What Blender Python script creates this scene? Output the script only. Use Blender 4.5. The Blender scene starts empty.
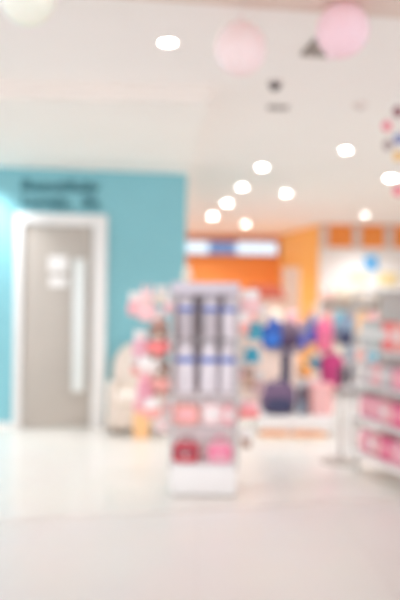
import bpy, bmesh, math, random
from mathutils import Vector, Matrix
random.seed(7)
S = bpy.context.scene
COL = S.collection
PI = math.pi
ROLL = 0.014          # the photographer held the camera about 0.8 degree off level
EYE = 1.33
F = 50.0 / 36.0 * 600

# ------------------------------------------------------------------ layout helpers
def at(px, py, Y):
    """point at depth Y on the sight line of a photo position"""
    u = (px - 200) / F; v = (300 - py) / F
    return Vector((Y * (u * math.cos(ROLL) - v * math.sin(ROLL)), Y, EYE + Y * (u * math.sin(ROLL) + v * math.cos(ROLL))))
def at_z(px, py, z):
    u = (px - 200) / F; v = (300 - py) / F
    k = u * math.sin(ROLL) + v * math.cos(ROLL)
    return at(px, py, (z - EYE) / k)

# ------------------------------------------------------------------ materials
MATS = {}
def mat(name, rgb, rough=0.6, var=0.04, scale=8.0, spec=0.4, emit=None, estr=0.0, bump=0.0, alpha=1.0, trans=0.0, metal=0.0, sheen=0.0):
    if name in MATS: return MATS[name]
    m = bpy.data.materials.new(name); m.use_nodes = True
    nt = m.node_tree; b = nt.nodes['Principled BSDF']
    tc = nt.nodes.new('ShaderNodeTexCoord')
    nz = nt.nodes.new('ShaderNodeTexNoise'); nz.inputs['Scale'].default_value = scale; nz.inputs['Detail'].default_value = 4
    nt.links.new(tc.outputs['Object'], nz.inputs['Vector'])
    rp = nt.nodes.new('ShaderNodeValToRGB')
    rp.color_ramp.elements[0].position = 0.3; rp.color_ramp.elements[1].position = 0.7
    rp.color_ramp.elements[0].color = tuple(max(0, c * (1 - var)) for c in rgb) + (1,)
    rp.color_ramp.elements[1].color = tuple(min(1, c * (1 + var)) for c in rgb) + (1,)
    nt.links.new(nz.outputs['Fac'], rp.inputs['Fac'])
    nt.links.new(rp.outputs['Color'], b.inputs['Base Color'])
    b.inputs['Roughness'].default_value = rough
    b.inputs['Specular IOR Level'].default_value = spec
    b.inputs['Metallic'].default_value = metal
    b.inputs['Alpha'].default_value = alpha
    b.inputs['Transmission Weight'].default_value = trans
    b.inputs['Sheen Weight'].default_value = sheen
    if bump:
        bp = nt.nodes.new('ShaderNodeBump'); bp.inputs['Strength'].default_value = bump; bp.inputs['Distance'].default_value = 0.01
        nt.links.new(nz.outputs['Fac'], bp.inputs['Height']); nt.links.new(bp.outputs['Normal'], b.inputs['Normal'])
    if emit:
        b.inputs['Emission Color'].default_value = tuple(emit) + (1,); b.inputs['Emission Strength'].default_value = estr
    MATS[name] = m
    return m

def tile_mat(name, rgb, grout, tile=0.6, rough=0.2, var=0.03):
    m = bpy.data.materials.new(name); m.use_nodes = True
    nt = m.node_tree; b = nt.nodes['Principled BSDF']
    tc = nt.nodes.new('ShaderNodeTexCoord')
    br = nt.nodes.new('ShaderNodeTexBrick'); br.offset = 0.0
    br.inputs['Scale'].default_value = 1.0; br.inputs['Brick Width'].default_value = tile; br.inputs['Row Height'].default_value = tile
    br.inputs['Mortar Size'].default_value = 0.003
    br.inputs['Color1'].default_value = tuple(c * (1 - var) for c in rgb) + (1,)
    br.inputs['Color2'].default_value = tuple(rgb) + (1,)
    br.inputs['Mortar'].default_value = tuple(grout) + (1,)
    nt.links.new(tc.outputs['Object'], br.inputs['Vector'])
    nz = nt.nodes.new('ShaderNodeTexNoise'); nz.inputs['Scale'].default_value = 2.0; nz.inputs['Detail'].default_value = 6
    nt.links.new(tc.outputs['Object'], nz.inputs['Vector'])
    mx = nt.nodes.new('ShaderNodeMix'); mx.data_type = 'RGBA'; mx.blend_type = 'MULTIPLY'; mx.inputs['Factor'].default_value = 0.06
    nt.links.new(br.outputs['Color'], mx.inputs['A']); nt.links.new(nz.outputs['Color'], mx.inputs['B'])
    nt.links.new(mx.outputs['Result'], b.inputs['Base Color'])
    b.inputs['Roughness'].default_value = rough; b.inputs['Specular IOR Level'].default_value = 0.35
    return m

def C(r, g, b):       # sRGB 0-255 -> linear
    f = lambda c: (c / 255 / 12.92) if c / 255 <= 0.04045 else ((c / 255 + 0.055) / 1.055) ** 2.4
    return (f(r), f(g), f(b))

# ------------------------------------------------------------------ mesh helpers
def BM(): return bmesh.new()
def xf(bm, vs, loc=(0, 0, 0), rot=(0, 0, 0)):
    M = Matrix.Translation(loc) @ Matrix.Rotation(rot[2], 4, 'Z') @ Matrix.Rotation(rot[1], 4, 'Y') @ Matrix.Rotation(rot[0], 4, 'X')
    for v in vs: v.co = M @ v.co
def box(bm, lo, hi, bev=0.0, rot=(0, 0, 0)):
    c = [(a + b) / 2 for a, b in zip(lo, hi)]; d = [abs(b - a) for a, b in zip(lo, hi)]
    r = bmesh.ops.create_cube(bm, size=1.0); vs = r['verts']
    for v in vs: v.co = Vector((v.co.x * d[0], v.co.y * d[1], v.co.z * d[2]))
    if bev > 0:
        es = list({e for v in vs for e in v.link_edges})
        rr = bmesh.ops.bevel(bm, geom=es, offset=min(bev, min(d) * 0.45), segments=3, profile=0.5, affect='EDGES')
        vs = list({v for f in rr['faces'] for v in f.verts} | {v for v in vs if v.is_valid})
    xf(bm, vs, c, rot)
    return bm
def blob(bm, c, r, p=1.0, u=24, v=16, rot=(0, 0, 0)):
    """superellipsoid: p=1 ellipsoid, p<1 boxier"""
    vs = bmesh.ops.create_uvsphere(bm, u_segments=u, v_segments=v, radius=1.0)['verts']
    sg = lambda t: (abs(t) ** p) * (1 if t >= 0 else -1)
    for w in vs:
        n = w.co.normalized()
        rho = math.hypot(n.x, n.y)
        if rho > 1e-6: cx, cy = n.x / rho, n.y / rho
        else: cx = cy = 0
        w.co = Vector((sg(cx) * (rho ** p) * r[0], sg(cy) * (rho ** p) * r[1], sg(n.z) * r[2]))
    xf(bm, vs, c, rot)
    return bm
def lathe(bm, prof, seg=28, c=(0, 0, 0), caps=True):
    rings = []
    for (r, z) in prof:
        if r < 1e-5: rings.append([bm.verts.new((c[0], c[1], c[2] + z))])
        else: rings.append([bm.verts.new((c[0] + r * math.cos(2 * PI * k / seg), c[1] + r * math.sin(2 * PI * k / seg), c[2] + z)) for k in range(seg)])
    for a, b in zip(rings, rings[1:]):
        if len(a) == 1 and len(b) == 1: continue
        for k in range(seg):
            k2 = (k + 1) % seg
            if len(a) == 1: bm.faces.new((a[0], b[k2], b[k]))
            elif len(b) == 1: bm.faces.new((a[k], a[k2], b[0]))
            else: bm.faces.new((a[k], a[k2], b[k2], b[k]))
    for rg, flip in ((rings[0], True), (rings[-1], False)):
        if caps and len(rg) > 1: bm.faces.new(rg[::-1] if flip else rg)
    return bm
def tube(bm, pts, r, seg=10):
    pts = [Vector(p) for p in pts]; rings = []
    for i, p in enumerate(pts):
        t = (pts[min(i + 1, len(pts) - 1)] - pts[max(i - 1, 0)]).normalized()
        a = Vector((0, 0, 1)) if abs(t.z) < 0.9 else Vector((1, 0, 0))
        n = t.cross(a).normalized(); b = t.cross(n)
        rr = r[i] if isinstance(r, (list, tuple)) else r
        rings.append([bm.verts.new(p + (n * math.cos(2 * PI * k / seg) + b * math.sin(2 * PI * k / seg)) * rr) for k in range(seg)])
    for a, b in zip(rings, rings[1:]):
        for k in range(seg): bm.faces.new((a[k], a[(k + 1) % seg], b[(k + 1) % seg], b[k]))
    bm.faces.new(rings[0][::-1]); bm.faces.new(rings[-1])
    return bm
def prism(bm, pts, y0, y1):
    """outline in x,z pulled from y0 to y1"""
    a = [bm.verts.new((x, y0, z)) for x, z in pts]; b = [bm.verts.new((x, y1, z)) for x, z in pts]
    bm.faces.new(a); bm.faces.new(b[::-1]); n = len(pts)
    for k in range(n): bm.faces.new((a[k], b[k], b[(k + 1) % n], a[(k + 1) % n]))
    return bm
def slab(bm, pts, z0, z1):
    a = [bm.verts.new((x, y, z0)) for x, y in pts]; b = [bm.verts.new((x, y, z1)) for x, y in pts]
    bm.faces.new(a[::-1]); bm.faces.new(b); n = len(pts)
    for k in range(n): bm.faces.new((a[k], a[(k + 1) % n], b[(k + 1) % n], b[k]))
    return bm
def obj(name, bm, m, parent=None, label=None, smooth=True):
    bmesh.ops.recalc_face_normals(bm, faces=bm.faces[:])
    me = bpy.data.meshes.new(name); bm.to_mesh(me); bm.free()
    me.materials.append(m)
    if smooth:
        for p in me.polygons: p.use_smooth = True
        try: me.set_sharp_from_angle(angle=math.radians(38))
        except Exception: pass
    o = bpy.data.objects.new(name, me); COL.objects.link(o)
    if parent: o.parent = parent
    if label: o['label'] = label
    return o
def tag(o, label, cat, group=None):
    o['label'] = label; o['category'] = cat
    if group: o['group'] = group
    return o
def thing(name, label, cat, loc=(0, 0, 0), rz=0.0, group=None):
    o = bpy.data.objects.new(name, None); COL.objects.link(o)
    o.empty_display_size = 0.05
    o.location = loc; o.rotation_euler = (0, 0, rz)
    return tag(o, label, cat, group)
def struct(name, bm, m, parent=None, loc=None, rz=None):
    o = obj(name, bm, m, parent)
    if parent is None: o['kind'] = 'structure'
    if loc is not None: o.location = loc
    if rz is not None: o.rotation_euler = (0, 0, rz)
    return o

# ------------------------------------------------------------------ palette (dark tones lifted: washed-out haze is put into them)
white = mat('white_paint', (0.86, 0.83, 0.80), 0.5, 0.015)
ceil_m = mat('ceiling_paint', (0.95, 0.905, 0.862), 0.8, 0.01, 2)
soff_m = mat('soffit_paint', (0.94, 0.90, 0.845), 0.8, 0.01, 2)
beam_m = mat('shaded_beam_beige', C(232, 214, 202), 0.8, 0.02, 2)  # darker beige stands in for the underside catching less light
teal = mat('teal_wall_paint', C(133, 192, 200), 0.55, 0.02, 3)
orange = mat('orange_wall_paint', C(255, 158, 82), 0.6, 0.03, 1)
amber = mat('amber_wall_paint', C(255, 192, 104), 0.6, 0.04, 1)
lacquer = mat('white_lacquer', (0.86, 0.83, 0.80), 0.3, 0.01)
door_m = mat('taupe_door_leaf', C(188, 178, 168), 0.4, 0.03, 3)
steel = mat('brushed_steel', (0.78, 0.80, 0.77), 0.35, 0.03, 30, metal=0.2)
paper = mat('white_paper', (0.9, 0.87, 0.84), 0.7, 0.02)
letter_m = mat('dark_teal_letters', C(66, 124, 134), 0.5, 0.05)
lamp_m = mat('lamp_glow', (1, 1, 1), 0.5, 0, emit=(1.0, 0.94, 0.88), estr=30)
dark_m = mat('dark_grey_plastic', C(140, 130, 124), 0.5, 0.05)
grey_m = mat('mid_grey_plastic', C(190, 180, 174), 0.5, 0.05)
wire = mat('pale_grey_wire', C(205, 202, 200), 0.4, 0.03)
peg = mat('shade_grey_panel', C(178, 168, 168), 0.6, 0.05)
head_m = mat('lavender_grey_acrylic', C(205, 196, 204), 0.35, 0.02)
acrylic = mat('clear_acrylic', (0.95, 0.93, 0.94), 0.15, 0.01, alpha=0.3)
shelf_m = mat('white_shelf', (0.82, 0.79, 0.78), 0.35, 0.02)
bott_w = mat('white_bottle_plastic', C(232, 224, 228), 0.3, 0.02)
bott_g = mat('smoky_clear_bottle', C(196, 186, 190), 0.25, 0.05)
band_m = mat('blue_label_band', C(84, 112, 190), 0.45, 0.05)
cap_m = mat('pale_grey_cap', C(224, 216, 220), 0.35, 0.02)
brown = mat('brown_plush', C(160, 118, 102), 0.95, 0.12, 60, bump=0.4, sheen=0.3)
black = mat('soft_black', C(60, 52, 56), 0.5, 0.05)
cream = mat('cream_fabric', C(244, 232, 214), 0.9, 0.03, 40, bump=0.15)
beige = mat('beige_upholstery', C(228, 215, 203), 0.9, 0.03, 50, bump=0.2)
def colr(name, r, g, b, rough=0.6, **k): return mat(name, C(r, g, b), rough, 0.05, 20, **k)
pale_pink = colr('pale_pink_plush', 248, 204, 204, 0.9, bump=0.3)
pink = colr('pink_vinyl', 244, 174, 190)
hot_pink = colr('hot_pink_fabric', 240, 118, 156)
magenta = colr('magenta_fabric', 196, 62, 122)
coral = colr('coral_fabric', 246, 138, 136)
red = colr('raspberry_red_fabric', 212, 92, 102)
salmon = colr('salmon_vinyl', 246, 176, 166)
rose = colr('rose_vinyl', 246, 186, 190)
mauve = colr('mauve_fabric', 232, 180, 192)
peach = colr('peach_paper', 252, 198, 142)
tealb = colr('aqua_card', 92, 184, 206)
tealc = colr('turquoise_card', 66, 164, 190)
navy = colr('navy_fabric', 64, 66, 98)
blue = colr('royal_blue_fabric', 50, 90, 172)
brblue = colr('bright_blue_fabric', 70, 92, 200)
purple = colr('plum_grey_fabric', 116, 92, 120)
purple2 = colr('dusty_purple_fabric', 142, 118, 134)
greyblue = colr('grey_blue_fabric', 134, 152, 172)
tan = colr('tan_leather', 224, 150, 96)
orange_t = colr('orange_plastic', 248, 168, 82)
maroon = colr('brick_red_roof', 196, 96, 74)

# ================================================================== SETTING
ANG = math.radians(8.8)                      # shop front runs at a slight angle to the camera
ft = math.tan(math.radians(15.2))
# concourse and shop floors meet along a slanted line
conc = tile_mat('concourse_stone', C(223, 215, 209), C(216, 204, 198), 0.9, 0.3)
shopf = tile_mat('white_shop_tile', C(231, 224, 216), C(221, 213, 205), 0.6, 0.22)
yb = lambda x: 5.27 + ft * x
fl = struct('floor', slab(BM(), [(-7, -4), (7, -4), (7, yb(7)), (-7, yb(-7))], -0.12, 0.0), conc)
fs = struct('floor_shop', slab(BM(), [(-7, yb(-7)), (7, yb(7)), (7, 21), (-7, 21)], -0.12, 0.0), shopf)
b = BM(); slab(b, [(-7, yb(-7) - .02), (7, yb(7) - .02), (7, yb(7) + .02), (-7, yb(-7) + .02)], -0.05, 0.0025)
struct('trim_1', b, mat('threshold_metal', C(214, 200, 192), 0.4, 0.02))
# ceiling, lowered soffit over the left shop front, beam at the mall side
CZ = 2.75
struct('ceiling', slab(BM(), [(-7, -4), (7, -4), (7, 21), (-7, 21)], CZ, CZ + 0.15), ceil_m)
sY = lambda x: 5.57 + 0.03 * x
wY = lambda x: 8.78 + 0.155 * x
struct('trim_2', slab(BM(), [(-7, sY(-7)), (0.055, sY(0)), (-0.14, wY(-.14)), (-0.2, 12.5), (-7, 12.5)], 2.65, CZ), soff_m)
struct('trim_6', slab(BM(), [(-7, sY(-7) - .012), (.055, sY(0) - .012), (.055, sY(0) - .0005), (-7, sY(-7) - .0005)], 2.648, CZ), mat('fascia_shade_paint', C(241, 232, 223), .8, .01, 2))  # added panel, the fascia's shade is put into a darker colour
by = lambda x: 3.88 + 0.16 * x
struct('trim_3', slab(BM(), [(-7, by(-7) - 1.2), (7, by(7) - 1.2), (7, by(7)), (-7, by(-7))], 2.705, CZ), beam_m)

# teal wall (in its own frame: x along the wall, y into the wall, origin at its right end)
wl = bpy.data.objects.new('wall_left', None); bpy.data.objects.remove(wl)
bw = BM(); box(bw, (-6.5, 0, 0), (0, 3.2, 2.65))
W = struct('wall_left', bw, teal, loc=(-0.155, wY(-.155), 0), rz=ANG)
def on_wall(px, py, off=0.0):
    """point of the teal wall face seen at a photo position, pulled off the wall"""
    u = (px - 200) / F; v = (300 - py) / F
    ru = u * math.cos(ROLL) - v * math.sin(ROLL); rv = u * math.sin(ROLL) + v * math.cos(ROLL)
    t = math.tan(ANG); Y = (W.location.y - t * W.location.x) / (1 - t * ru)
    p = Vector((Y * ru, Y, EYE + Y * rv))
    return p + Vector((math.sin(ANG), -math.cos(ANG), 0)) * off
def wall_x(p): return (p.x - W.location.x) / math.cos(ANG)      # distance along the wall
b = BM(); box(b, (-6.5, -0.012, 0), (wall_x(on_wall(12, 425)), 0, 0.06), 0.004); box(b, (wall_x(on_wall(105, 425)), -0.012, 0), (-0.001, 0, 0.06), 0.004)
bb = struct('baseboard_left', b, white, loc=W.location, rz=ANG)

# door in the teal wall
dl, dr = wall_x(on_wall(14, 320)), wall_x(on_wall(106, 320))
dtop = on_wall(60, 214).z
il, ir = wall_x(on_wall(22.5, 320)), wall_x(on_wall(92, 320))
itop = on_wall(60, 225.5).z
door = bpy.data.objects.new('door_1', None); COL.objects.link(door); door['kind'] = 'structure'
door.location = (W.location.x + dl * math.cos(ANG), W.location.y + dl * math.sin(ANG), 0); door.rotation_euler = (0, 0, ANG)
w_ = dr - dl; a_ = il - dl; c_ = ir - dl
b = BM(); box(b, (0, -0.06, 0), (a_, 0.0, dtop), 0.008); box(b, (c_, -0.06, 0), (w_, 0.0, dtop), 0.008); box(b, (a_ - .001, -0.06, itop), (c_ + .001, 0.0, dtop), 0.008)
obj('door_frame', b, lacquer, door)
b = BM(); box(b, (a_ + .004, -0.034, 0.008), (c_ - .004, -0.001, itop - .004), 0.004)
leaf = obj('door_leaf', b, door_m, door)
hx = wall_x(on_wall(79, 320)) - dl; h0 = on_wall(79, 391).z; h1 = on_wall(79, 259).z
b = BM(); box(b, (hx - .064, -0.10, h0), (hx + .064, -0.075, h1), 0.012)
for z in (h0 + .15, h1 - .15): box(b, (hx - .015, -0.08, z - .015), (hx + .015, -0.034, z + .015), 0.003)
obj('pull_handle', b, steel, leaf, 'long pale flat pull bar')
# notices on the door
for (px, py, w, h, lab) in ((58.5, 264, .19, .16, 'white square notice stuck on the grey door, the upper of two'), (58.5, 282, .18, .10, 'small white notice strip on the grey door under the square one')):
    p = on_wall(px, py, 0.0365); b = BM(); box(b, (-w / 2, -.0025, -h / 2), (w / 2, 0.0025, h / 2), 0.001)
    o = tag(obj('door_notice', b, paper), lab, 'notice', 'paper notices on the grey door'); o.location = p; o.rotation_euler = (0, 0, ANG)
# wall lettering
def lettering(text, px0, px1, py0, py1, label):
    cu = bpy.data.curves.new('lettering', 'FONT'); cu.body = text; cu.size = 1; cu.extrude = 0.05; cu.offset = 0.02
    t = bpy.data.objects.new('tmp', cu); COL.objects.link(t)
    dg = bpy.context.evaluated_depsgraph_get(); me = bpy.data.meshes.new_from_object(t.evaluated_get(dg))
    bpy.data.objects.remove(t)
    xs = [v.co.x for v in me.vertices]; ys = [v.co.y for v in me.vertices]
    p0 = on_wall(px0, py1); p1 = on_wall(px1, py0)
    W_ = wall_x(p1) - wall_x(p0); H_ = p1.z - p0.z
    for v in me.vertices:
        x = (v.co.x - min(xs)) / (max(xs) - min(xs)) * W_; z = (v.co.y - min(ys)) / (max(ys) - min(ys)) * H_
        v.co = Vector((x, -0.012 - v.co.z * 0.24, z))
    me.materials.clear(); me.materials.append(letter_m)
    o = thing('wall_lettering', label, 'lettering', on_wall(px0, py1), ANG)
    xs = sorted(v.co.x for v in me.vertices); cuts = [-1e9]
    if '  ' in text:
        g = max(range(len(xs) - 1), key=lambda k: xs[k + 1] - xs[k]); cuts.append((xs[g] + xs[g + 1]) / 2)
    cuts.append(1e9)
    for a, c in zip(cuts, cuts[1:]):
        b = bmesh.new(); b.from_mesh(me)
        bmesh.ops.delete(b, geom=[v for v in b.verts if not a < v.co.x < c], context='VERTS')
        obj('word', b, letter_m, o, smooth=False)
    return tag(o, label, 'lettering', 'dark teal wall lettering')
lettering('Beautifully', 22, 100, 182, 194, 'dark teal lettering on teal wall above the door, upper line')
lettering('Lovely,  Be', 22, 100, 198, 209, 'dark teal lettering on teal wall above the door, lower line')

# orange back wall and the amber partition block
struct('wall_back', (lambda b: box(b, (-5, 18.0, 0), (7, 18.2, CZ)))(BM()), orange)
pa = at_z(279, 236.5, CZ); pb = at_z(319, 224.5, CZ)
pa = Vector((pa.x, 17.99, 0)); 
b = slab(BM(), [(pb.x, pb.y), (7, pb.y), (7, 17.99), (pa.x, 17.99)], 0, CZ)
struct('wall_right', b, amber)
# white cladding on the partition front, below the orange header
pz = at(340, 247.5, pb.y).z
b = BM(); box(b, (pb.x + .005, pb.y - .05, 0), (7, pb.y - .001, pz), 0.003)
struct('trim_4', b, mat('white_cladding', (.94, .91, .88), .5, .01))
b = BM(); box(b, (pb.x + .005, pb.y - .05, pz), (7, pb.y - .001, CZ), 0.003)
struct('trim_5', b, mat('orange_header_paint', C(255, 158, 76), 0.6, 0.03, 2))
# far right side wall, outside the frame, closes the shop
struct('wall_right.001', (lambda b: box(b, (6.8, 6, 0), (7, pb.y, CZ)))(BM()), white)

# grey white banners hung in front of the header
for k, (px, w, lab) in enumerate(((324, .15, 'pale grey hanging banner at the corner of the orange partition'), (357, .15, 'pale grey hanging banner in the middle of the orange header'), (389, .16, 'pale grey hanging banner at the right of the orange header'))):
    z1 = CZ - .004; z0 = at(px, 249, pb.y - .09).z
    p = at(px, 240, pb.y - .10)
    t = thing('hanging_banner', lab, 'banner', (p.x, p.y, z1), 0, 'grey banners on the orange header')
    b = BM(); box(b, (-w / 2, -.008, z0 - z1), (w / 2, .008, -.05), 0.004); obj('banner_sheet', b, mat('grey_banner', C(228, 218, 210), 0.7, 0.04), t)
    b = BM(); box(b, (-w / 2 - .02, -.012, -.05), (w / 2 + .02, .012, -.03), 0.004)
    for sx in (-1, 1): tube(b, [(sx * w * .4, 0, -.04), (sx * w * .4, 0, 0)], 0.004)
    obj('banner_rail', b, wire, t)
# blue sign + yellow poster on the white cladding
def poster(name, px, py, w, h, m, lab, cat='poster', grp=None):
    p = at(px, py, pb.y - .065); b = BM(); box(b, (-w / 2, -.012, -h / 2), (w / 2, .0155, h / 2), 0.006)
    o = obj(name, b, m); o.location = p; return tag(o, lab, cat, grp)
poster('blue_sign', 371, 263, .25, .28, colr('sky_blue_board', 110, 188, 240), 'square sky blue sign on the white wall panel', 'sign')
poster('yellow_poster', 388, 279, .34, .22, colr('pale_yellow_board', 250, 226, 166), 'pale yellow poster low on white panel right of blue sign')
poster('cream_poster', 358, 276, .34, .2, colr('cream_board', 250, 236, 205), 'cream poster on white panel below and left of blue sign')
# white post panel before the amber side
p = at_z(291, 352, 0) if False else at(291, 300, 14.6)
t = thing('display_board', 'tall pinkish white display board standing before the amber wall', 'display board', (p.x, 14.6, 0))
zt = at(291, 267, 14.6).z
b = BM(); box(b, (-.15, -.02, .03), (.15, .02, zt), 0.01); obj('board_panel', b, mat('pinkish_white_board', C(252, 224, 208), 0.5, 0.02), t)
b = BM(); box(b, (-.18, -.18, 0), (.18, .18, .03), 0.008); obj('base_plate', b, lacquer, t)

# lit sign on the orange wall
p0 = at(183, 257, 17.9); p1 = at(277, 239, 17.9)
t = thing('lit_sign', 'long glowing blue and white light box sign on the orange wall', 'sign', ((p0.x + p1.x) / 2, 17.99, (p0.z + p1.z) / 2))
hw = (p1.x - p0.x) / 2; hh = .145
b = BM(); box(b, (-hw, -.12, -hh), (hw, 0, hh), 0.02); obj('housing', b, mat('sign_housing', C(120, 150, 205), 0.5, 0.03), t)
def scr(a, c, name, col, st, hh_=hh - .02):
    x0 = at(a, 247, 17.9).x - t.location.x; x1 = at(c, 247, 17.9).x - t.location.x
    b = BM(); box(b, (x0, -.13, -hh_), (x1, -.115, hh_), 0.004)
    return obj('light_panel', b, mat(name, (.12, .13, .15), 0.4, 0.0, emit=col, estr=st), t)
scr(184, 208.5, 'white_screen', (.76, .90, 1.0), .76)
bs_ = scr(210, 235, 'blue_screen', (.28, .50, .92), .52, hh - .05); bs_['label'] = 'dim blue panel with dark lettering strip'
scr(236.5, 277, 'wide_white_screen', (.74, .88, 1.0), .76)
b = BM()
for k in range(6): box(b, (at(212 + 3.8 * k, 247, 17.9).x - t.location.x, -.133, -.07), (at(214.4 + 3.8 * k, 247, 17.9).x - t.location.x, -.128, .07 - .05 * (k % 2)), 0.002)
obj('lettering_strip', b, mat('sign_letter_blue', C(70, 110, 190), 0.5, 0.02), bs_)

# ================================================================== CEILING FITTINGS
def downlight(x, y, z, lab, r=0.06):
    t = thing('downlight', lab, 'ceiling light', (x, y, z), 0, 'round recessed downlights')
    b = BM(); lathe(b, [(r * 1.02, -.001), (r * 1.02, -.006), (r * 1.3, -.006), (r * 1.34, 0), (r * 1.02, -.001)], caps=False); obj('trim_ring', b, lacquer, t)
    b = BM(); lathe(b, [(r, -.002), (r, 0.0)]); obj('lamp_disc', b, lamp_m, t)
    return t
dls = [((168, 42), 'white glowing downlight nearest the camera, left of the pink balloons', .052),
       ((346, 150), 'bright downlight on its own at right, above orange header', .055),
       ((262, 167), 'bright downlight, nearest of the slanting row above the lit sign', .06),
       ((242, 187), 'bright downlight, second nearest of the slanting row above lit sign', .065),
       ((286, 193), 'bright downlight right of the slanting row of lamps', .065),
       ((227, 203), 'bright downlight, third of the slanting row above the lit sign', .075),
       ((213, 216), 'bright downlight, farthest of the slanting row, close to teal wall', .085),
       ((246, 224), 'faint bright downlight farthest back, just above the lit sign', .08),
       ((391, 178), 'large bright downlight at far right under the coloured pompoms', .08)]
for (q, lab, r) in dls:
    p = at_z(q[0], q[1], CZ); downlight(p.x, p.y, CZ, lab, r * .8)
p = at_z(365, 215, CZ); downlight(p.x, p.y, CZ, 'faint far ceiling light close to orange header', .04).children[1].data.materials[0] = mat('dim_lamp', (1, 1, 1), .5, 0, emit=(1, .95, .9), estr=.45)
# vent beside the balloon
t = thing('ceiling_vent', 'dark slatted ceiling vent half hidden behind the right pink balloon', 'vent', (.675, 4.635, CZ), math.radians(98))
b = BM(); box(b, (-.16, -.10, -.012), (.16, .10, 0), 0.004); obj('vent_backing', b, dark_m, t)
b = BM()
for k in range(5): box(b, (-.15, -.075 + .036 * k, -.022), (.15, -.06 + .036 * k, -.010), 0.002)
obj('slats', b, mat('vent_slat', C(176, 164, 154), .5, .04), t)
p = at_z(275, 82, CZ)
t = thing('dome_camera', 'small dark dome camera on the ceiling below pink balloons', 'security camera', (p.x, p.y, CZ))
b = BM(); lathe(b, [(.05, 0), (.05, -.012), (.042, -.02)]); obj('mount', b, grey_m, t)
b = BM(); lathe(b, [(.04, -.018), (.038, -.032), (.028, -.046), (.012, -.054), (0, -.055)]); obj('dome', b, black, t)
p = at_z(278, 107, CZ)
t = thing('linear_vent', 'narrow grey slot vent on the ceiling behind the dome camera', 'vent', (p.x, p.y, CZ))
b = BM(); box(b, (-.08, -.06, -.008), (.08, .06, 0), 0.003); obj('vent_frame', b, grey_m, t)
b = BM()
for k in range(3): box(b, (-.07, -.045 + .032 * k, -.014), (.07, -.03 + .032 * k, -.006), 0.002)
obj('slats', b, dark_m, t)
p = at_z(360, 104, CZ)
t = thing('smoke_detector', 'faint pale smoke detector on ceiling above the lone right downlight', 'smoke detector', (p.x, p.y, CZ))
b = BM(); lathe(b, [(.05, 0), (.05, -.014), (.04, -.024), (.0, -.026)]); obj('detector_body', b, mat('detector_plastic', C(222, 206, 198), .5, .02), t)
b = BM(); lathe(b, [(.02, -.024), (.018, -.034), (0, -.035)]); obj('sensor_cap', b, grey_m, t)

# ================================================================== BALLOONS
def balloon(px, py, Y, r, m, lab, top, tilt=0.0, zc=CZ):
    c = at(px, py, Y)
    t = thing('balloon', lab, 'balloon', c, 0, 'round balloons hanging from the ceiling')
    s = 1 if top else -1
    prof = [(0, -s * r * 1.0)] + [(r * math.sin(a), -s * r * math.cos(a) * (1.0 if math.cos(a) > 0 else 1.1 - .0)) for a in [PI * k / 18 for k in range(1, 17)]] + [(r * .10, s * r * 1.12), (r * .05, s * r * 1.18)]
    if not top: prof = [(q[0], q[1]) for q in prof]
    b = BM(); lathe(b, prof, 32)
    sk = obj('balloon_skin', b, m, t); sk.rotation_euler = (0, tilt, 0)
    b = BM(); lathe(b, [(r * .04, s * r * 1.16), (r * .085, s * r * 1.20), (r * .12, s * r * 1.27), (0, s * r * 1.26)], 16)
    kn = obj('knot', b, m, t); kn.rotation_euler = (0, tilt, 0)
    b = BM()
    if top: tube(b, [(0, 0, r * 1.2), (0.003, 0, r * 1.5), (0, 0, zc + .004 - c.z)], 0.0025, 6)
    else:
        tube(b, [(0, 0, r * .98), (0, 0, zc + .004 - c.z)], 0.0025, 6)
    obj('string', b, paper, t)
bp1 = mat('pale_pink_latex', C(255, 228, 226), .35, .01)
bp2 = mat('pink_latex', C(255, 216, 222), .3, .01)
bg = mat('pale_lime_latex', C(246, 255, 232), .3, .01)
balloon(240.5, 50, 4.0, .125, bp1, 'pale blush pink balloon, the left one of the two pink', True)
balloon(343, 30, 3.85, .122, bp2, 'brighter pink balloon tilted beside the dark vent', False, .45)
balloon(28, -2, 3.3, .11, bg, 'pale lime green balloon cut by the top left frame edge', True)

# pompoms on strings at right
cols = [colr('wine_pompom', 150, 92, 104), colr('pink_pompom', 252, 150, 164), colr('grey_pompom', 176, 160, 160), colr('blue_pompom', 130, 138, 190), colr('yellow_pompom', 250, 204, 128), colr('rose_pompom', 250, 128, 150)]
pp = [(398, 112, 0, 'dark wine'), (387, 126, 1, 'light pink'), (388, 145, 2, 'grey'), (399, 139, 3, 'blue violet'), (398, 156, 4, 'yellow'), (398, 191, 5, 'rose pink')]
for m_ in (bp1, bp2, bg):
    bs = m_.node_tree.nodes['Principled BSDF']; bs.inputs['Subsurface Weight'].default_value = .8; bs.inputs['Subsurface Radius'].default_value = (.3, .25, .25); bs.inputs['Subsurface Scale'].default_value = .3
for px, py, k, nm in pp:
    c = at(px, py, 5.4 + .1 * (k % 3))
    t = thing('pompom', nm + ' pompom hanging on a thread at the right edge', 'pompom', c, 0, 'coloured pompoms hanging at right')
    b = BM(); blob(b, (0, 0, 0), (.034, .034, .034), 1, 16, 10)
    for v in b.verts: v.co *= 1 + random.uniform(-.1, .1)
    obj('pompom_ball', b, cols[k], t)
    b = BM(); tube(b, [(0, 0, .03), (0, 0, CZ + .004 - c.z)], .0015, 5); obj('thread', b, paper, t)

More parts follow.
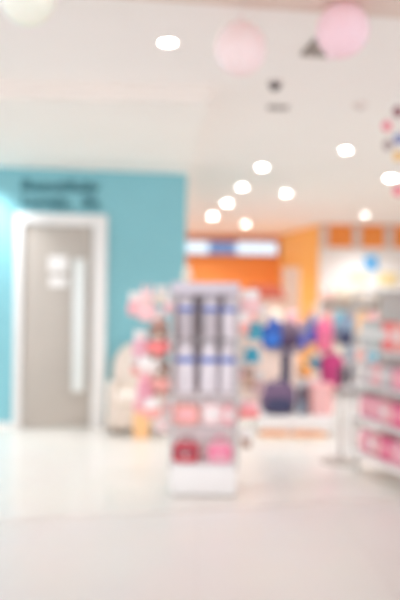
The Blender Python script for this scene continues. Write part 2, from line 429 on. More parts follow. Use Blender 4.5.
# ================================================================== FRONT DISPLAY RACK
fl0 = at_z(175, 497.5, 0); fl1 = at_z(236.5, 497.5, 0)
RX = .037; RY = 5.62; HW = .235; D = .40
rk = thing('display_rack', 'white free-standing shop display rack on a plinth with bottles and pink goods', 'display rack', (RX, RY, 0))
PZ = .195
b = BM(); box(b, (-HW + .01, 0.01, .012), (HW - .01, D, PZ), 0.008); obj('plinth', b, lacquer, rk)
b = BM(); box(b, (-HW + .014, .012, PZ - .001), (HW - .014, .215, PZ + .0245), .004); obj('plinth_tray', b, shelf_m, rk)
b = BM(); box(b, (-HW + .03, 0.03, 0), (HW - .03, D - .02, .014), 0.002); obj('plinth_foot', b, grey_m, rk)
TOP = 1.45
for sx in (-1, 1):
    for yy in (.012, D - .012):
        b = BM(); box(b, (sx * (HW - .012) - .01, yy - .01, PZ - .002), (sx * (HW - .012) + .01, yy + .01, TOP), 0.004); obj('upright', b, wire, rk)
b = BM(); box(b, (-HW + .024, .22, .697), (HW - .024, .24, TOP - .08), 0.003); obj('back_panel', b, peg, rk, 'upper middle panel, shade painted grey')  # grey stands in for shade in the gaps between bottles
b = BM(); box(b, (-HW + .024, .22, PZ), (HW - .024, .24, .696), 0.003); obj('back_panel', b, lacquer, rk, 'white lower middle panel, lightened against shade')  # kept white to offset the shade behind the bags
b = BM(); box(b, (-HW + .002, 0, TOP - .085), (HW - .002, .03, TOP), 0.006); box(b, (-HW + .002, .03, TOP - .02), (HW - .002, D, TOP), .006); obj('header_panel', b, head_m, rk, 'pale lavender grey header')
SH = [PZ, .475, .70, 1.065]
for z in SH[1:]:
    b = BM(); box(b, (-HW + .003, .004, z - .008), (HW - .003, .22, z), .003); obj('shelf', b, acrylic, rk)
for sx in (-1, 1):
    b = BM()
    for k in range(5): tube(b, [(sx * (HW - .006), .05 + k * .075, PZ + .02), (sx * (HW - .006), .05 + k * .075, TOP - .09)], .0025, 6)
    for k in range(9): tube(b, [(sx * (HW - .006), .02, PZ + .08 + k * .13), (sx * (HW - .006), D - .02, PZ + .08 + k * .13)], .0025, 6)
    obj('side_grid', b, wire, rk)

def bottle(x, z, r, h, body_m, lab, clear=False):
    t = thing('bottle', lab, 'bottle', (RX + x, RY + .10, z), 0, 'bottles with blue bands on the display rack')
    b = BM()
    lathe(b, [(0, 0), (r * .9, 0), (r, .012), (r, h * .66), (r * .97, h * .72), (r * .88, h * .78), (r * .74, h * .82), (r * .7, h * .84), (0, h * .84)]); obj('bottle_body', b, body_m, t)
    b = BM(); lathe(b, [(r * .74, h * .835), (r * .78, h * .85), (r * .76, h * .93), (r * .62, h * .985), (r * .3, h), (0, h)]); obj('cap', b, cap_m, t)
    b = BM(); lathe(b, [(r * 1.012, h * .585), (r * 1.012, h * .70)]); obj('label_band', b, band_m, t)
BX = [(-.134, 'left'), (.037, 'middle'), (.170, 'right')]
for k, (x, nm) in enumerate(BX):
    bottle(x - .004 * k, SH[2] + .001, (.067, .062, .055)[k], .345, bott_w, {'left': 'white bottle with blue band, left of three on middle rack shelf', 'middle': 'white bottle with blue band, centre of three on middle rack shelf', 'right': 'white bottle with blue band, right of three on middle rack shelf'}[nm])
    # top shelf: clear tumblers, white lids
    t = thing('tumbler', 'smoky tumbler with white lid and blue band, %s of three on top rack shelf' % {'left': 'left', 'middle': 'centre', 'right': 'right'}[nm], 'bottle', (RX + x, RY + .10, SH[3] + .001), 0, 'tumblers on the top rack shelf')
    r = .057 if k < 2 else .053; h = .315
    b = BM(); lathe(b, [(0, 0), (r * .8, 0), (r * .84, .01), (r, h * .60), (0, h * .60)]); obj('tumbler_body', b, bott_g if k < 2 else bott_w, t)
    b = BM(); lathe(b, [(r * 1.03, h * .585), (r * 1.03, h * .69), (0, h * .69)]); obj('label_band', b, band_m, t)
    b = BM(); lathe(b, [(r * 1.0, h * .68), (r * .98, h * .80), (r * .7, h * .93), (r * .35, h * .97), (0, h * .97)]); obj('lid', b, cap_m, t)

# pillow-like packets
def packet(x, y, z, w, h, d, m, lab, grp, name='packet', rz=0, strip=None):
    t = thing(name, lab, 'packet', (x, y, z), rz, grp)
    b = BM(); blob(b, (0, 0, h / 2), (w / 2, d / 2, h / 2), .45); obj('packet_body', b, m, t)
    b = BM(); box(b, (-w * .3, -d / 2 - .002, h * .35), (w * .3, -d / 2 + .012, h * .7), .003); obj('packet_label', b, strip or paper, t)
    return t
G3 = 'pink packets on the lower rack shelf'
packet(RX - .125, RY + .10, SH[1] + .001, .19, .14, .12, salmon, 'salmon pink packet at left end of lower rack shelf', G3, strip=rose)
packet(RX + .055, RY + .10, SH[1] + .001, .14, .15, .11, mat('pale_rose_film', C(248, 222, 220), .4, .03), 'pale rose packet in the middle of lower rack shelf', G3)
packet(RX + .17, RY + .10, SH[1] + .001, .085, .14, .11, rose, 'pink packet at right end of lower rack shelf', G3)
# two handbags on the plinth
def handbag(x, y, z, w, h, d, m, lab, trim):
    t = thing('pouch_bag', lab, 'bag', (x, y, z), 0, 'small bags on the rack plinth')
    b = BM(); blob(b, (0, 0, h / 2), (w / 2, d / 2, h / 2), .5); obj('bag_body', b, m, t)
    b = BM(); tube(b, [(-w * .25, 0, h * .95)] + [(-w * .25 * math.cos(a), 0, h * .97 + .045 * math.sin(a)) for a in [PI * k / 10 for k in range(1, 10)]] + [(w * .25, 0, h * .95)], .007); obj('bag_handle', b, trim, t)
    b = BM(); blob(b, (0, -d * .44, h * .62), (w * .42, .018, h * .2), .6); fp = obj('bag_flap', b, trim, t)
    b = BM(); blob(b, (0, -d * .56, h * .48), (.014, .008, .014), 1, 12, 8); obj('clasp', b, steel, fp)
handbag(RX - .12, RY + .075, PZ + .025, .185, .135, .13, red, 'raspberry red small bag with dark flap on rack plinth', colr('dark_wine_fabric', 150, 62, 76))
handbag(RX + .115, RY + .075, PZ + .025, .18, .135, .13, pink, 'candy pink small bag on rack plinth', hot_pink)
# cream bunny on the top
def plush(x, y, z, s, head_m, body_m, lab, grp, ears='bear', rz=0, name='plush_bear'):
    """sitting / hanging plush animal, total height about s"""
    t = thing(name, lab, 'plush toy', (x, y, z), rz, grp)
    b = BM(); blob(b, (0, 0, s * .30), (s * .24, s * .19, s * .30)); obj('plush_body', b, body_m, t)
    b = BM(); blob(b, (0, 0, s * .72), (s * .25, s * .22, s * .22)); hd = obj('plush_head', b, head_m, t)
    b = BM(); blob(b, (0, -s * .2, s * .67), (s * .10, s * .07, s * .075)); obj('muzzle', b, cream, hd)
    b = BM(); blob(b, (0, -s * .27, s * .69), (s * .03, s * .02, s * .02), 1, 10, 8); obj('nose', b, black, hd)
    for sx in (-1, 1):
        b = BM(); blob(b, (sx * s * .09, -s * .2, s * .76), (s * .02, s * .02, s * .025), 1, 10, 8); obj('eye', b, black, hd)
    for sx in (-1, 1):
        b = BM()
        if ears == 'bear': blob(b, (sx * s * .19, 0, s * .89), (s * .09, s * .05, s * .09), 1, 14, 10)
        else: blob(b, (sx * s * .10, 0, s * 1.02), (s * .055, s * .035, s * .2), 1, 14, 10, rot=(0, sx * .18, 0))
        obj('ear', b, head_m, hd)
        b = BM(); blob(b, (sx * s * .25, -s * .06, s * .40), (s * .08, s * .09, s * .16), 1, 14, 10, rot=(0, -sx * .5, 0)); obj('arm', b, body_m, t)
        b = BM(); blob(b, (sx * s * .15, -s * .17, s * .09), (s * .10, s * .17, s * .09), 1, 14, 10); obj('leg', b, head_m, t)
    return t
plush(RX - .13, RY + .2, TOP + .001, .115, cream, cream, 'small cream plush bunny sitting on top of the rack', 'plush toys on the rack', 'bunny', name='plush_bunny')

# hooks on the rack sides with hanging goods
HK = []
def hook(px, py, side, yo):
    """peg from the side grid out to where the goods hang; returns hanging point"""
    p = at(px, py, RY + yo)
    x0 = side * (HW - .006)
    b = BM(); lx = p.x - RX
    tube(b, [(x0, yo, p.z - 0), (lx + side * .03, yo, p.z), (lx + side * .04, yo, p.z + .02)], .004, 8)
    obj('hook', b, wire, rk)
    return p
def hang_packet(px, py, side, yo, w, h, m, lab, strip=None):
    p = hook(px, py - h * 72, side, yo)
    t = thing('hanging_packet', lab, 'packet', p, 0, 'packets hung on the rack sides')
    b = BM(); box(b, (-w * .4, -.004, -.05), (w * .4, .004, .018), .003); obj('header_card', b, strip or paper, t)
    b = BM(); blob(b, (0, 0, -.045 - (h - .05) / 2), (w / 2, .03, (h - .05) / 2), .55); obj('packet_body', b, m, t)
def hang_plush(px, py, side, yo, s, hm, bm_, lab, ears='bear', name='plush_bear'):
    p = hook(px, py - s * 72 - 4, side, yo)
    t = plush(p.x, p.y, p.z - s * .99, s, hm, bm_, lab, 'plush toys on the rack', ears, 0, name)
    b = BM(); tube(b, [(0, 0, s * .9), (-.012, 0, s * .96), (0, 0, s * 1.0 + .004), (.012, 0, s * .96), (0, 0, s * .9)], .003, 6); obj('hanging_loop', b, paper, t)
L = -1
hang_plush(147, 310, L, .06, .21, pale_pink, pale_pink, 'large pale pink plush bunny hanging at top left of rack', 'bunny', 'plush_bunny')
hang_packet(162, 297, L, .30, .11, .12, cream, 'cream packet hung highest at the left rear of rack')
hang_packet(160, 322, L, .20, .10, .13, mat('tan_film', C(206, 150, 130), .5, .05), 'tan brown packet hung left of the top tumblers')
hang_plush(159, 346, L, .07, .24, brown, coral, 'brown plush bear in coral dress, upper left of rack')
hang_packet(141, 346, L, .14, .12, .18, mauve, 'mauve packet hung left of the coral dressed bear')
hang_packet(149, 366, L, .03, .15, .10, mat('white_film', C(236, 222, 214), .4, .03), 'wide white packet hung under coral dressed bear')
hang_plush(163, 383, L, .08, .23, brown, salmon, 'brown plush bear in salmon dress, lower left of rack')
hang_packet(146, 388, L, .16, .12, .19, pink, 'pink packet hung left of salmon dressed bear', rose)
hang_packet(152, 410, L, .05, .13, .12, salmon, 'salmon packet hung low on the left rack side')
hang_packet(163, 424, L, .20, .12, .13, mat('pink_white_film', C(248, 226, 222), .5, .03), 'pinkish white packet hung lowest on left rack side')
hang_packet(170, 305, L, .10, .08, .12, rose, 'rose packet hung right beside the top left rack upright')
hang_packet(136, 306, L, .33, .12, .16, rose, 'rose packet hung behind the pale pink bunny, far left')
hang_packet(138, 368, L, .30, .10, .12, salmon, 'salmon packet hung at far left beside wide white packet')
hang_packet(168, 345, L, .28, .07, .12, pale_pink, 'pale pink packet hung behind coral dressed bear')
hang_packet(168, 408, L, .30, .08, .16, pale_pink, 'pale pink packet hung low beside lower left rack upright')
hang_packet(140, 404, L, .34, .10, .14, rose, 'rose packet hung low at the far left rear of rack')
R_ = 1
hang_packet(262, 318, R_, .33, .09, .14, mat('cream_film', C(248, 230, 216), .5, .03), 'cream packet hung at far right rear of rack')
hang_packet(240, 372, R_, .30, .07, .16, pale_pink, 'pale pink packet hung behind fawn bear on right side')
hang_packet(258, 385, R_, .32, .09, .16, mat('mauve_film', C(222, 190, 190), .5, .03), 'dusty mauve packet hung right of small fawn bear')
hang_packet(240, 410, R_, .30, .07, .14, salmon, 'salmon packet hung low behind coral one on right side')
hang_packet(250, 303, R_, .12, .15, .15, pale_pink, 'pale pink packet hung highest on right rack side')
hang_packet(244, 325, R_, .05, .08, .13, salmon, 'salmon packet hung on right rack side near top tumbler')
hang_packet(255, 333, R_, .25, .11, .11, tealb, 'light aqua packet hung on right rack side', tealb)
hang_packet(252, 357, R_, .15, .12, .09, tealc, 'turquoise packet hung below the light aqua one', tealc)
hang_plush(249, 382, R_, .06, .15, brown, mat('fawn_plush', C(206, 170, 150), .9, .08, 50), 'small brown and fawn plush bear on right rack side')
hang_packet(250, 411, R_, .08, .14, .10, coral, 'coral packet hung low on right rack side', rose)
hang_packet(246, 440, R_, .10, .08, .12, mat('taupe_film', C(190, 164, 150), .5, .05), 'taupe packet hung lowest on right rack side')

# ================================================================== ARMCHAIR AND GIFT BAG
p = at_z(135, 434, 0)
ac = thing('armchair', 'beige armchair with rounded back beside the white door frame', 'armchair', (-.585, 8.16, 0), ANG * .6)
hw = .31
b = BM()
pts = [(-hw + .05, .30)] + [((hw - .05) * math.cos(a), .62 + .275 * math.sin(a)) for a in [PI - PI * k / 20 for k in range(21)]] + [(hw - .05, .30)]
prism(b, pts, .30, .44); 
bmesh.ops.bevel(b, geom=[e for e in b.edges if abs(e.verts[0].co.y - e.verts[1].co.y) < 1e-6], offset=.03, segments=3, affect='EDGES')
obj('backrest', b, beige, ac)
b = BM(); box(b, (-hw + .07, -.02, .27), (hw - .07, .31, .42), .05); obj('seat_cushion', b, mat('pale_cushion', C(238, 226, 214), .9, .03, 50), ac)
b = BM(); box(b, (-hw + .05, 0, .06), (hw - .05, .44, .28), .02); obj('seat_base', b, beige, ac)
for sx in (-1, 1):
    b = BM(); box(b, (sx * (hw - .04) - .045, -.01, .06), (sx * (hw - .04) + .045, .42, .50), .04); obj('armrest', b, beige, ac)
    for yy in (.04, .38):
        b = BM(); lathe(b, [(.016, 0), (.024, .065)], 14, (sx * (hw - .06), yy, 0)); obj('leg', b, mat('dark_wood', C(120, 96, 82), .5, .1), ac)
p = at_z(142, 436, 0)
t = thing('gift_bag', 'peach paper bag standing on floor in front of beige armchair', 'bag', (at(141, 436, 7.98).x, 7.98, 0), .1)
b = BM(); box(b, (-.075, -.05, 0), (.075, .05, .32), .006); obj('paper_body', b, peach, t)
for yy in (-.045, .045):
    b = BM(); tube(b, [(-.035 * math.cos(a), yy, .315 + .07 * math.sin(a)) for a in [PI * k / 10 for k in range(11)]], .004, 8); obj('cord_handle', b, salmon, t)

# ================================================================== BAG STAND (centre right)
def bag(name, x, y, z, w, h, d, m, trim, lab, grp, rz=0, straps=True, pocket=None):
    t = thing(name, lab, 'backpack', (x, y, z), rz, grp)
    b = BM(); blob(b, (0, 0, h * .5), (w / 2, d / 2, h / 2), .6); obj('bag_body', b, m, t)
    b = BM(); blob(b, (0, -d * .42, h * .30), (w * .38, d * .22, h * .22), .55); fp = obj('front_pocket', b, pocket or trim, t)
    b = BM(); tube(b, [(-w * .28, -d * .62, h * .43), (0, -d * .645, h * .445), (w * .28, -d * .62, h * .43)], .005, 6); obj('pocket_zip', b, navy, fp)
    b = BM(); tube(b, [(-w * .13 * math.cos(a), d * .1, h * .95 + h * .13 * math.sin(a)) for a in [PI * k / 10 for k in range(11)]], .010); obj('top_handle', b, trim, t)
    if straps:
        for sx in (-1, 1):
            b = BM(); tube(b, [(sx * w * .2, d * .42, h * .88), (sx * w * .26, d * .62, h * .7), (sx * w * .3, d * .66, h * .4), (sx * w * .3, d * .42, h * .12)], .014); obj('strap', b, trim, t)
    b = BM(); tube(b, [(w * .51 * math.cos(a) * .86, -d * .30, h * .55 + h * .36 * math.sin(a)) for a in [PI * k / 14 for k in range(15)]], .006); obj('zip', b, trim, t)
    return t
pl0 = at_z(258, 432, 0); pl1 = at_z(334, 430, 0)
PY = 8.25; PX0 = at(259, 430, PY).x; PX1 = at(333, 430, PY).x; PXC = (PX0 + PX1) / 2
t = thing('display_plinth', 'low white display plinth under the school bags', 'plinth', (PXC, PY, 0))
hw = (PX1 - PX0) / 2
b = BM(); box(b, (-hw, 0, .03), (hw, .55, .19), .012); obj('plinth_box', b, lacquer, t)
b = BM(); box(b, (-hw + .03, .04, 0), (hw - .03, .52, .031), .002); obj('plinth_foot', b, mat('plinth_foot_tan', C(206, 172, 146), .5, .05), t)
def P(px, py, Y): return at(px, py, Y)
# pole with two round trays stands on plinth
sx_ = P(286, 360, 8.62).x
st = thing('bag_stand', 'dark navy two tier stand carrying the blue and purple bags', 'display stand', (sx_, 8.62, .191))
zt = P(286, 348, 8.62).z - .191
b = BM(); lathe(b, [(0, 0), (.09, 0), (.09, .012), (.05, .02), (0, .02)]); obj('stand_base', b, navy, st)
b = BM(); lathe(b, [(0, .01), (.05, .01), (.05, zt - .02), (0, zt - .02)]); obj('column', b, navy, st)
b = BM(); lathe(b, [(0, zt - .06), (.12, zt - .055), (.235, zt - .02), (.24, zt), (.22, zt), (.0, zt - .004)]); obj('tray', b, mat('lavender_grey_tray', C(146, 132, 150), .4, .03), st)
tz = .191 + zt + .001
GB = 'school bags on the display stand'
bag('backpack', P(271, 340, 8.56).x, 8.56, tz - .003, .21, .30, .15, blue, navy, 'royal blue backpack with navy trim on the upper tray', GB, .2, pocket=colr('mid_blue_fabric', 60, 124, 214))
bag('backpack', P(288, 340, 8.7).x, 8.72, tz - .003, .23, .27, .14, purple2, purple, 'dusty purple backpack behind royal blue one on upper tray', GB, -.1)
bag('backpack', P(303, 340, 8.6).x, 8.60, tz - .003, .10, .255, .12, mat('grey_violet_fabric', C(150, 136, 160), .8, .05), brblue, 'slim grey violet bag with bright blue pocket on upper tray', GB, -.2, pocket=brblue)
# big purple bag on plinth before the column
bag('backpack', P(278, 400, 8.36).x, 8.375, .191, .36, .33, .16, purple, navy, 'plum purple backpack with navy pocket standing on plinth', GB, .1)
bag('backpack', P(302, 400, 8.42).x, 8.40, .191, .09, .28, .13, mat('dark_plum_fabric', C(92, 80, 98), .8, .05), greyblue, 'narrow dark plum backpack on plinth beside purple one', GB, -.2)
# orange ball on top of the dark plum one's neighbour: toy on a small riser
rx = P(305, 400, 8.62).x
t = thing('riser', 'small white cube riser behind dark plum backpack', 'riser', (rx, 8.66, .191))
hz = P(303, 379, 8.66).z - .191
b = BM(); box(b, (-.08, -.08, 0), (.08, .08, hz), .008); obj('riser_body', b, lacquer, t)
b = BM(); box(b, (-.09, -.09, hz), (.09, .09, hz + .012), .004); obj('riser_top', b, lacquer, t)
t = thing('toy_ball', 'orange toy ball on the white riser', 'ball', (rx, 8.66, .191 + hz + .0115))
b = BM(); blob(b, (0, 0, .075), (.085, .085, .075)); obj('ball_skin', b, orange_t, t)
b = BM(); lathe(b, [(.0855, .07), (.0862, .075), (.0855, .08)], 24); obj('ball_band', b, cream, t)
# pink mesh basket on the plinth
t = thing('laundry_basket', 'pale pink mesh basket at the right end of the plinth', 'basket', (P(322, 405, 8.36).x, 8.44, .191))
b = BM(); lathe(b, [(0, 0), (.115, 0), (.13, .30), (.122, .30), (.108, .012), (0, .012)], 24); obj('basket_body', b, colr('pink_mesh', 240, 192, 190), t)
b = BM(); lathe(b, [(.128, .295), (.138, .30), (.138, .312), (.124, .312), (.121, .297)], 24); obj('rim', b, rose, t)
b = BM()
for k in range(12):
    a = 2 * PI * k / 12; tube(b, [(.117 * math.cos(a), .117 * math.sin(a), .01), (.133 * math.cos(a), .133 * math.sin(a), .295)], .005, 6)
obj('ribs', b, salmon, t)
# shoes on the floor before the plinth
def shoe(x, y, rz, m, lab):
    t = thing('shoe', lab, 'shoe', (x, y, 0), rz, 'tan shoes before the plinth')
    b = BM(); blob(b, (0, 0, .012), (.075, .034, .014), .7); obj('sole', b, cream, t)
    b = BM(); blob(b, (-.02, 0, .036), (.052, .031, .036), .8); blob(b, (.03, 0, .028), (.045, .030, .024)); obj('upper', b, m, t)
    b = BM(); tube(b, [(.0, -.03, .045), (.005, 0, .062), (.0, .03, .045)], .006, 8); obj('strap', b, mat('brown_leather', C(170, 110, 80), .5, .05), t)
SY = 8.09
for k, px in enumerate((266, 271, 279, 284)):
    shoe(P(px, 426, SY).x, SY + .03 * (k % 2), .15 * (k - 1.5), tan, ['tan shoe, leftmost before the white plinth', 'tan shoe, second from left before the white plinth', 'tan shoe, third from left before the white plinth', 'tan shoe, fourth from left before the white plinth'][k])
for k, px in enumerate((299, 306, 314, 321)):
    shoe(P(px, 426, SY).x, SY + .03 * (k % 2), .2 * (k - 1.5), tan, ['tan shoe, fourth from right before the white plinth', 'tan shoe, third from right before the white plinth', 'tan shoe, second from right before the white plinth', 'tan shoe, rightmost before the white plinth'][k])

# grid wall stand behind, with hanging bags
GY = 9.05
gx0 = P(306, 340, GY).x; gx1 = P(362, 340, GY).x; gz = P(330, 305, GY).z
t = thing('grid_stand', 'grey wire grid stand with pink and blue bags hung on it', 'display stand', ((gx0 + gx1) / 2, GY, 0))
hw = (gx1 - gx0) / 2
b = BM()
for k in range(9): tube(b, [(-hw + 2 * hw * k / 8, 0, .04), (-hw + 2 * hw * k / 8, 0, gz)], .004, 6)
for k in range(13): tube(b, [(-hw, 0, .06 + (gz - .06) * k / 12), (hw, 0, .06 + (gz - .06) * k / 12)], .004, 6)
obj('wire_grid', b, wire, t)
for sx in (-1, 1):
    b = BM(); box(b, (sx * hw - .015, -.2, 0), (sx * hw + .015, .2, .04), .006); obj('foot', b, grey_m, t)
gst = t
def hang_bag(px, py, w, h, d, m, trim, lab, pocket=None):
    p = P(px, py, GY - .02 - d * .72)
    z0 = p.z - h / 2
    b = BM(); lx = p.x - gst.location.x; zz = z0 + h * 1.06
    tube(b, [(lx, 0, zz), (lx, -.02 - d * .9, zz), (lx, -.03 - d * .9, zz + .02)], .004, 8); obj('hook', b, wire, gst)
    bag('backpack', p.x, GY - .02 - d * .72, z0, w, h, d, m, trim, lab, 'bags hung on the grid stand', 0, pocket=pocket)
hang_bag(324, 336, .19, .34, .14, hot_pink, magenta, 'hot pink backpack hung high on the grid stand', colr('light_pink_pocket', 248, 130, 160))
hang_bag(332, 371, .25, .37, .15, magenta, mat('deep_magenta', C(150, 46, 100), .8, .05), 'magenta backpack hung under and right of hot pink one', magenta)
hang_bag(346, 332, .22, .30, .14, greyblue, navy, 'grey blue backpack hung at the right of grid stand', navy)
hang_bag(312, 330, .10, .30, .10, mat('slate_blue_fabric', C(112, 132, 180), .8, .05), brblue, 'slim slate blue bag hung at left edge of grid stand')
hang_bag(314, 364, .16, .14, .10, colr('deep_teal_fabric', 96, 148, 166), tealc, 'small teal bag hung under slim slate blue bag')
hang_bag(351, 375, .08, .2, .10, navy, black, 'small navy bag hung at lower right of grid stand')

# ================================================================== POLE SIGN STAND
p = at_z(340.5, 461.5, 0)
t = thing('post_stand', 'slim grey post on a round flat base standing on the open floor', 'stand', (p.x, p.y, 0))
zt = at(341, 366, p.y).z
b = BM(); lathe(b, [(0, 0), (.165, 0), (.17, .006), (.165, .014), (.03, .022), (0, .022)]); obj('base_plate', b, mat('warm_grey_metal', C(178, 166, 156), .4, .04), t)
b = BM(); lathe(b, [(0, .02), (.017, .02), (.017, zt - .14), (0, zt - .14)], 16); obj('post', b, mat('pale_post_metal', C(206, 196, 192), .4, .04), t)
b = BM(); lathe(b, [(0, zt - .16), (.024, zt - .16), (.026, zt - .15), (.026, zt - .01), (.018, zt), (0, zt)], 16); obj('post_head', b, colr('plum_post_head', 96, 76, 92), t)

# ================================================================== RIGHT GONDOLA
A = Vector((1.205, 6.62, 0)); B_ = Vector((1.51, 5.32, 0))
dirv = (B_ - A).normalized(); glen = (B_ - A).length; ga = math.atan2(dirv.y, dirv.x)
gd = thing('gondola', 'white shop gondola on thin legs with grey grid sides at right edge', 'display rack', A, ga)
# local x runs along the face towards the camera, local +y is behind the face
nrm = Vector((-dirv.y, dirv.x, 0))
if nrm.x < 0: sgn = -1
else: sgn = 1
def gy(v): return sgn * v
b = BM(); y0, y1 = sorted((gy(0), gy(.5))); box(b, (0, y0, .135), (glen, y1, .16), .006); obj('base_board', b, lacquer, gd)
for xx in (.04, glen - .04):
    for yy in (.05, .45):
        b = BM(); lathe(b, [(.016, 0), (.02, .01), (.014, .02), (.014, .137)], 14, (xx, gy(yy), 0)); obj('leg', b, wire, gd)
GT = 1.40
b = BM(); y0, y1 = sorted((gy(.235), gy(.265))); box(b, (.02, y0, .14), (glen - .02, y1, GT), .004); obj('back_panel', b, mat('pale_grey_panel', C(222, 212, 206), .5, .03), gd)
for xx in (.015, glen - .015):
    for yy in (.02, .48):
        b = BM(); y0, y1 = sorted((gy(yy - .012), gy(yy + .012))); box(b, (xx - .012, y0, .14), (xx + .012, y1, GT + .02), .004); obj('upright', b, wire, gd)
for xx in (.015, glen - .015):
    b = BM()
    for k in range(7): tube(b, [(xx, gy(.02 + .46 * k / 6), .15), (xx, gy(.02 + .46 * k / 6), GT)], .003, 6)
    for k in range(10): tube(b, [(xx, gy(.02), .2 + k * .128), (xx, gy(.48), .2 + k * .128)], .003, 6)
    obj('end_grid', b, wire, gd)
GS = [.16, .43, .70, .97]
for z in GS[1:]:
    b = BM(); y0, y1 = sorted((gy(.01), gy(.24))); box(b, (.02, y0, z - .018), (glen - .02, y1, z), .004); obj('shelf', b, shelf_m, gd)
b = BM(); y0, y1 = sorted((gy(0), gy(.5))); box(b, (0, y0, GT), (glen, y1, GT + .025), .006); obj('top_board', b, mat('grey_white_board', C(226, 220, 216), .4, .02), gd)
def gw(lx, ly, z):
    return A + dirv * lx + nrm * (sgn * ly * sgn if sgn > 0 else -ly) + Vector((0, 0, z))
rows = [(GS[0], .17, [pink, rose, hot_pink, pink, mauve, pink, rose], 'bottom'), (GS[1], .17, [pink, pink, rose, hot_pink, pink, magenta, pink], 'second'),
        (GS[2], .16, [mat('grey_film', C(214, 204, 204), .5, .03), rose, mat('grey_film2', C(208, 200, 200), .5, .03), pink, hot_pink, coral, pink], 'third'), (GS[3], .22, [mat('pale_grey_film', C(206, 204, 202), .5, .03), mat('mint_grey_film', C(196, 204, 200), .5, .03), coral, salmon, coral, rose, coral], 'top')]
names = {'bottom': 'gondola plinth', 'second': 'lowest gondola shelf', 'third': 'middle gondola shelf', 'top': 'highest gondola shelf'}
names['bottom'] = 'gondola base board'
mname = lambda m: m.name.split('_film')[0].replace('_vinyl', '').replace('_fabric', '').replace('_plush', '').replace('_', ' ')
order = ['farthest', 'second farthest', 'third farthest', 'middle', 'third nearest', 'second nearest', 'nearest']
for z, h, ms, rn in rows:
    for k, m in enumerate(ms):
        q = A + dirv * (.10 + k * .185) + (nrm * sgn if True else 0) * 0
        off = Vector((-dirv.y, dirv.x, 0)) * (gy(.115))
        q = q + off
        nm = mname(m).replace('grey2', 'grey').replace('pale grey', 'pale grey')
        packet(q.x, q.y, z + .001, .15, h, .12, m, '%s packet, %s on the %s' % (nm, order[k], names[rn]), 'packets on the gondola shelves', rz=ga, strip=rose if m in (pink, hot_pink) else None)
q = A + dirv * .12 + Vector((-dirv.y, dirv.x, 0)) * gy(.12)

# ================================================================== BACKGROUND GOODS
# toy house
p = P(263, 292, 13.0)
hx = p.x
t = thing('playhouse', 'cream playhouse with brick red roof below the orange wall', 'playhouse', (hx, 13.0, 0))
zr = P(263, 285, 13.0).z; ze = P(263, 297, 13.0).z
b = BM(); box(b, (-.27, -.25, 0), (.27, .25, ze), .01); obj('house_wall', b, mat('house_cream', C(252, 222, 206), .6, .03), t)
b = BM(); prism(b, [(-.34, ze - .02), (-.2, zr), (.22, zr - .01), (.34, ze - .02)], -.3, .3); obj('roof', b, maroon, t)
b = BM(); box(b, (-.10, -.27, 0.01), (.08, -.248, .7), .006); obj('house_door', b, rose, t)
b = BM(); box(b, (.12, -.27, .75), (.24, -.248, .95), .006); obj('house_window', b, tealb, t)
# shelf with cushions
SYY = 12.0
sx0 = P(318, 300, SYY).x; sx1 = P(402, 300, SYY).x; sz = P(352, 301, SYY).z
t = thing('wall_shelf_unit', 'tall white shelf unit with brown top board behind the bags', 'shelf unit', ((sx0 + sx1) / 2, SYY, 0))
hw = (sx1 - sx0) / 2
b = BM(); box(b, (-hw, -.2, 0), (-hw + .03, .2, sz - .03), .004); box(b, (hw - .03, -.2, 0), (hw, .2, sz - .03), .004); box(b, (-hw, .18, 0), (hw, .2, sz - .03), .002); obj('carcass', b, lacquer, t)
b = BM(); box(b, (-hw - .01, -.22, sz - .03), (hw + .01, .2, sz), .006); obj('top_board', b, mat('brown_board', C(206, 184, 164), .5, .06), t)
for z in (.10, .48, .86):
    b = BM(); box(b, (-hw + .03, -.19, z), (hw - .03, .18, z + .025), .003); obj('shelf', b, shelf_m, t)
def cushion(px, w, h, m, lab):
    x = P(px, 295, SYY).x; t = thing('floor_cushion', lab, 'cushion', (x, SYY - .02, sz + .001), 0, 'cushions on top of the shelf unit')
    b = BM(); blob(b, (0, 0, h / 2), (w / 2, .18, h / 2), .75); obj('cushion_cover', b, m, t)
    b = BM(); tube(b, [(w / 2 * .985 * math.cos(a), .177 * math.sin(a), h / 2) for a in [2 * PI * k / 32 for k in range(33)]], .008, 8); obj('piping', b, cream, t)
cushion(348, .50, .27, cream, 'large round cream cushion on the brown topped shelf unit')
cushion(327, .20, .20, colr('blush_cushion', 246, 208, 200), 'small blush cushion left of the large cream one')
cushion(384, .40, .20, mat('grey_cushion', C(216, 212, 204), .9, .04), 'grey cushion on shelf unit right of the cream one')
# boxes on that unit
bc = [rose, cream, greyblue, salmon, tealb, purple2, peach]
for r, z in enumerate((.506, .886)):
    for k in range(7):
        w = 2 * (hw - .05) / 7
        x = t.location.x
        xx = (sx0 + sx1) / 2 - hw + .05 + w * (k + .5)
        m = bc[(k + 3 * r) % 7]
        q = thing('storage_box', '%s box, %s from left on %s of the shelf unit' % (m.name.split('_')[0] + ('' if m.name.split('_')[0] not in ('grey', 'dusty') else ' ' + m.name.split('_')[1]), ['first', 'second', 'third', 'fourth', 'fifth', 'sixth', 'seventh'][k], ['lower shelf', 'upper shelf'][r]), 'box', (xx, SYY - .03, z), 0, 'boxes on the shelf unit')
        b = BM(); hb = (.19, .31)[r]; box(b, (-w * .43, -.13, 0), (w * .43, .13, hb), .006); obj('box_body', b, m, q)
        b = BM(); box(b, (-w * .45, -.135, hb), (w * .45, .135, hb + .025), .004); obj('box_lid', b, cream, q)
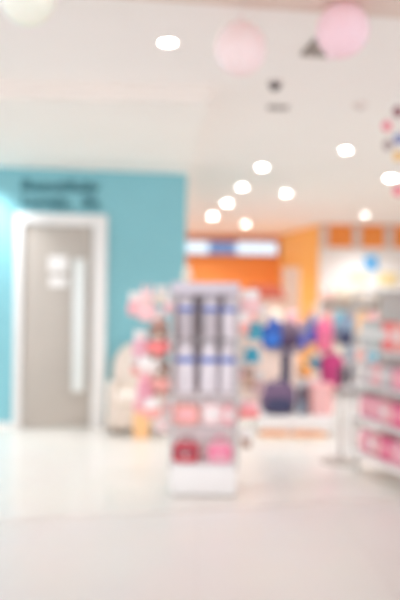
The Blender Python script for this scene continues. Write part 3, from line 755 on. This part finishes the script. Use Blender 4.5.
# low white gondola between playhouse and rack, far: pale pink goods
LY = 11.0
lx0 = P(236, 320, LY).x; lx1 = P(300, 320, LY).x; lz = P(268, 330, LY).z
t = thing('display_table', 'pale display table with pink cushions between rack and bag stand', 'table', ((lx0 + lx1) / 2, LY, 0))
hw = (lx1 - lx0) / 2
b = BM(); box(b, (-hw, -.3, lz - .04), (hw, .3, lz), .01); obj('table_top', b, mat('blush_top', C(248, 220, 208), .5, .02), t)
b = BM(); box(b, (-hw + .05, -.25, .0), (hw - .05, .25, lz - .04), .01); obj('table_skirt', b, mat('blush_skirt', C(246, 216, 204), .7, .03), t)
for k, (px, m, nm) in enumerate(((244, pale_pink, 'pale pink'), (258, salmon, 'salmon'), (276, cream, 'cream'), (292, rose, 'rose'))):
    q = thing('pillow', nm + ' pillow on the pale display table', 'pillow', (P(px, 320, LY).x, LY, lz + .001), 0, 'pillows on the pale table')
    b = BM(); blob(b, (0, 0, .13), (.088, .10, .13), .7); obj('pillow_cover', b, m, q)
    b = BM(); tube(b, [(.089 * math.cos(a), -.0, .13 + .131 * math.sin(a)) for a in [2 * PI * j / 24 for j in range(25)]], .005, 6); obj('piping', b, cream, q)

# ================================================================== LIGHT
w = bpy.data.worlds.new('World'); S.world = w; w.use_nodes = True
bgn = w.node_tree.nodes['Background']; bgn.inputs['Color'].default_value = (.92, .99, 1.11, 1); bgn.inputs['Strength'].default_value = 1.3
# one spot under each downlight, then added spots without fittings to brighten the shop
def spot(x, y, z, e, size=130, col=(.93, .99, 1.05)):
    l = bpy.data.lights.new('downlight_beam', 'SPOT'); l.energy = e; l.spot_size = math.radians(size); l.spot_blend = 1.0; l.shadow_soft_size = .12; l.color = col
    o = bpy.data.objects.new('downlight_beam', l); COL.objects.link(o); o.location = (x, y, z - .03)
    return o
for (q, lab, r) in dls:
    p = at_z(q[0], q[1], CZ); spot(p.x, p.y, CZ, 40)
for (x, y) in ((-2.6, 6.9), (-1.1, 7.2), (.9, 6.6), (2.6, 7.5), (-1.5, 5.0), (2.5, 11), (2.9, 14.5), (.05, 17.1), (1.2, 12.4), (.9, 16.5)):
    spot(x, y, 2.65 if (x < 0 and 5.6 < y < 9) else CZ, {14.5: 85, 11: 90}.get(y, 62) if y > 10 else 40)
# wall washer close to the teal wall at its left part
spot(-2.12, 8.15, 2.65, 75, 120, (.95, 1, 1.05))

# ================================================================== CAMERA
cam = bpy.data.cameras.new('camera'); co = bpy.data.objects.new('camera', cam); COL.objects.link(co)
cam.sensor_fit = 'VERTICAL'; cam.sensor_height = 36; cam.sensor_width = 24; cam.lens = 50
co.location = (0, 0, EYE); co.rotation_euler = (PI / 2, -ROLL, 0)
cam.clip_start = .05
cam.dof.use_dof = True; cam.dof.focus_distance = 1.25; cam.dof.aperture_fstop = 2.2; cam.dof.aperture_blades = 0
S.camera = co
S.view_settings.view_transform = 'Standard'; S.view_settings.look = 'None'; S.view_settings.gamma = 1; S.view_settings.use_curve_mapping = False
S.view_settings.exposure = 0.66
try:
    S.cycles.use_denoising = True
    S.cycles.diffuse_bounces = 8; S.cycles.max_bounces = 14
    S.cycles.sample_clamp_indirect = 6
except Exception: pass
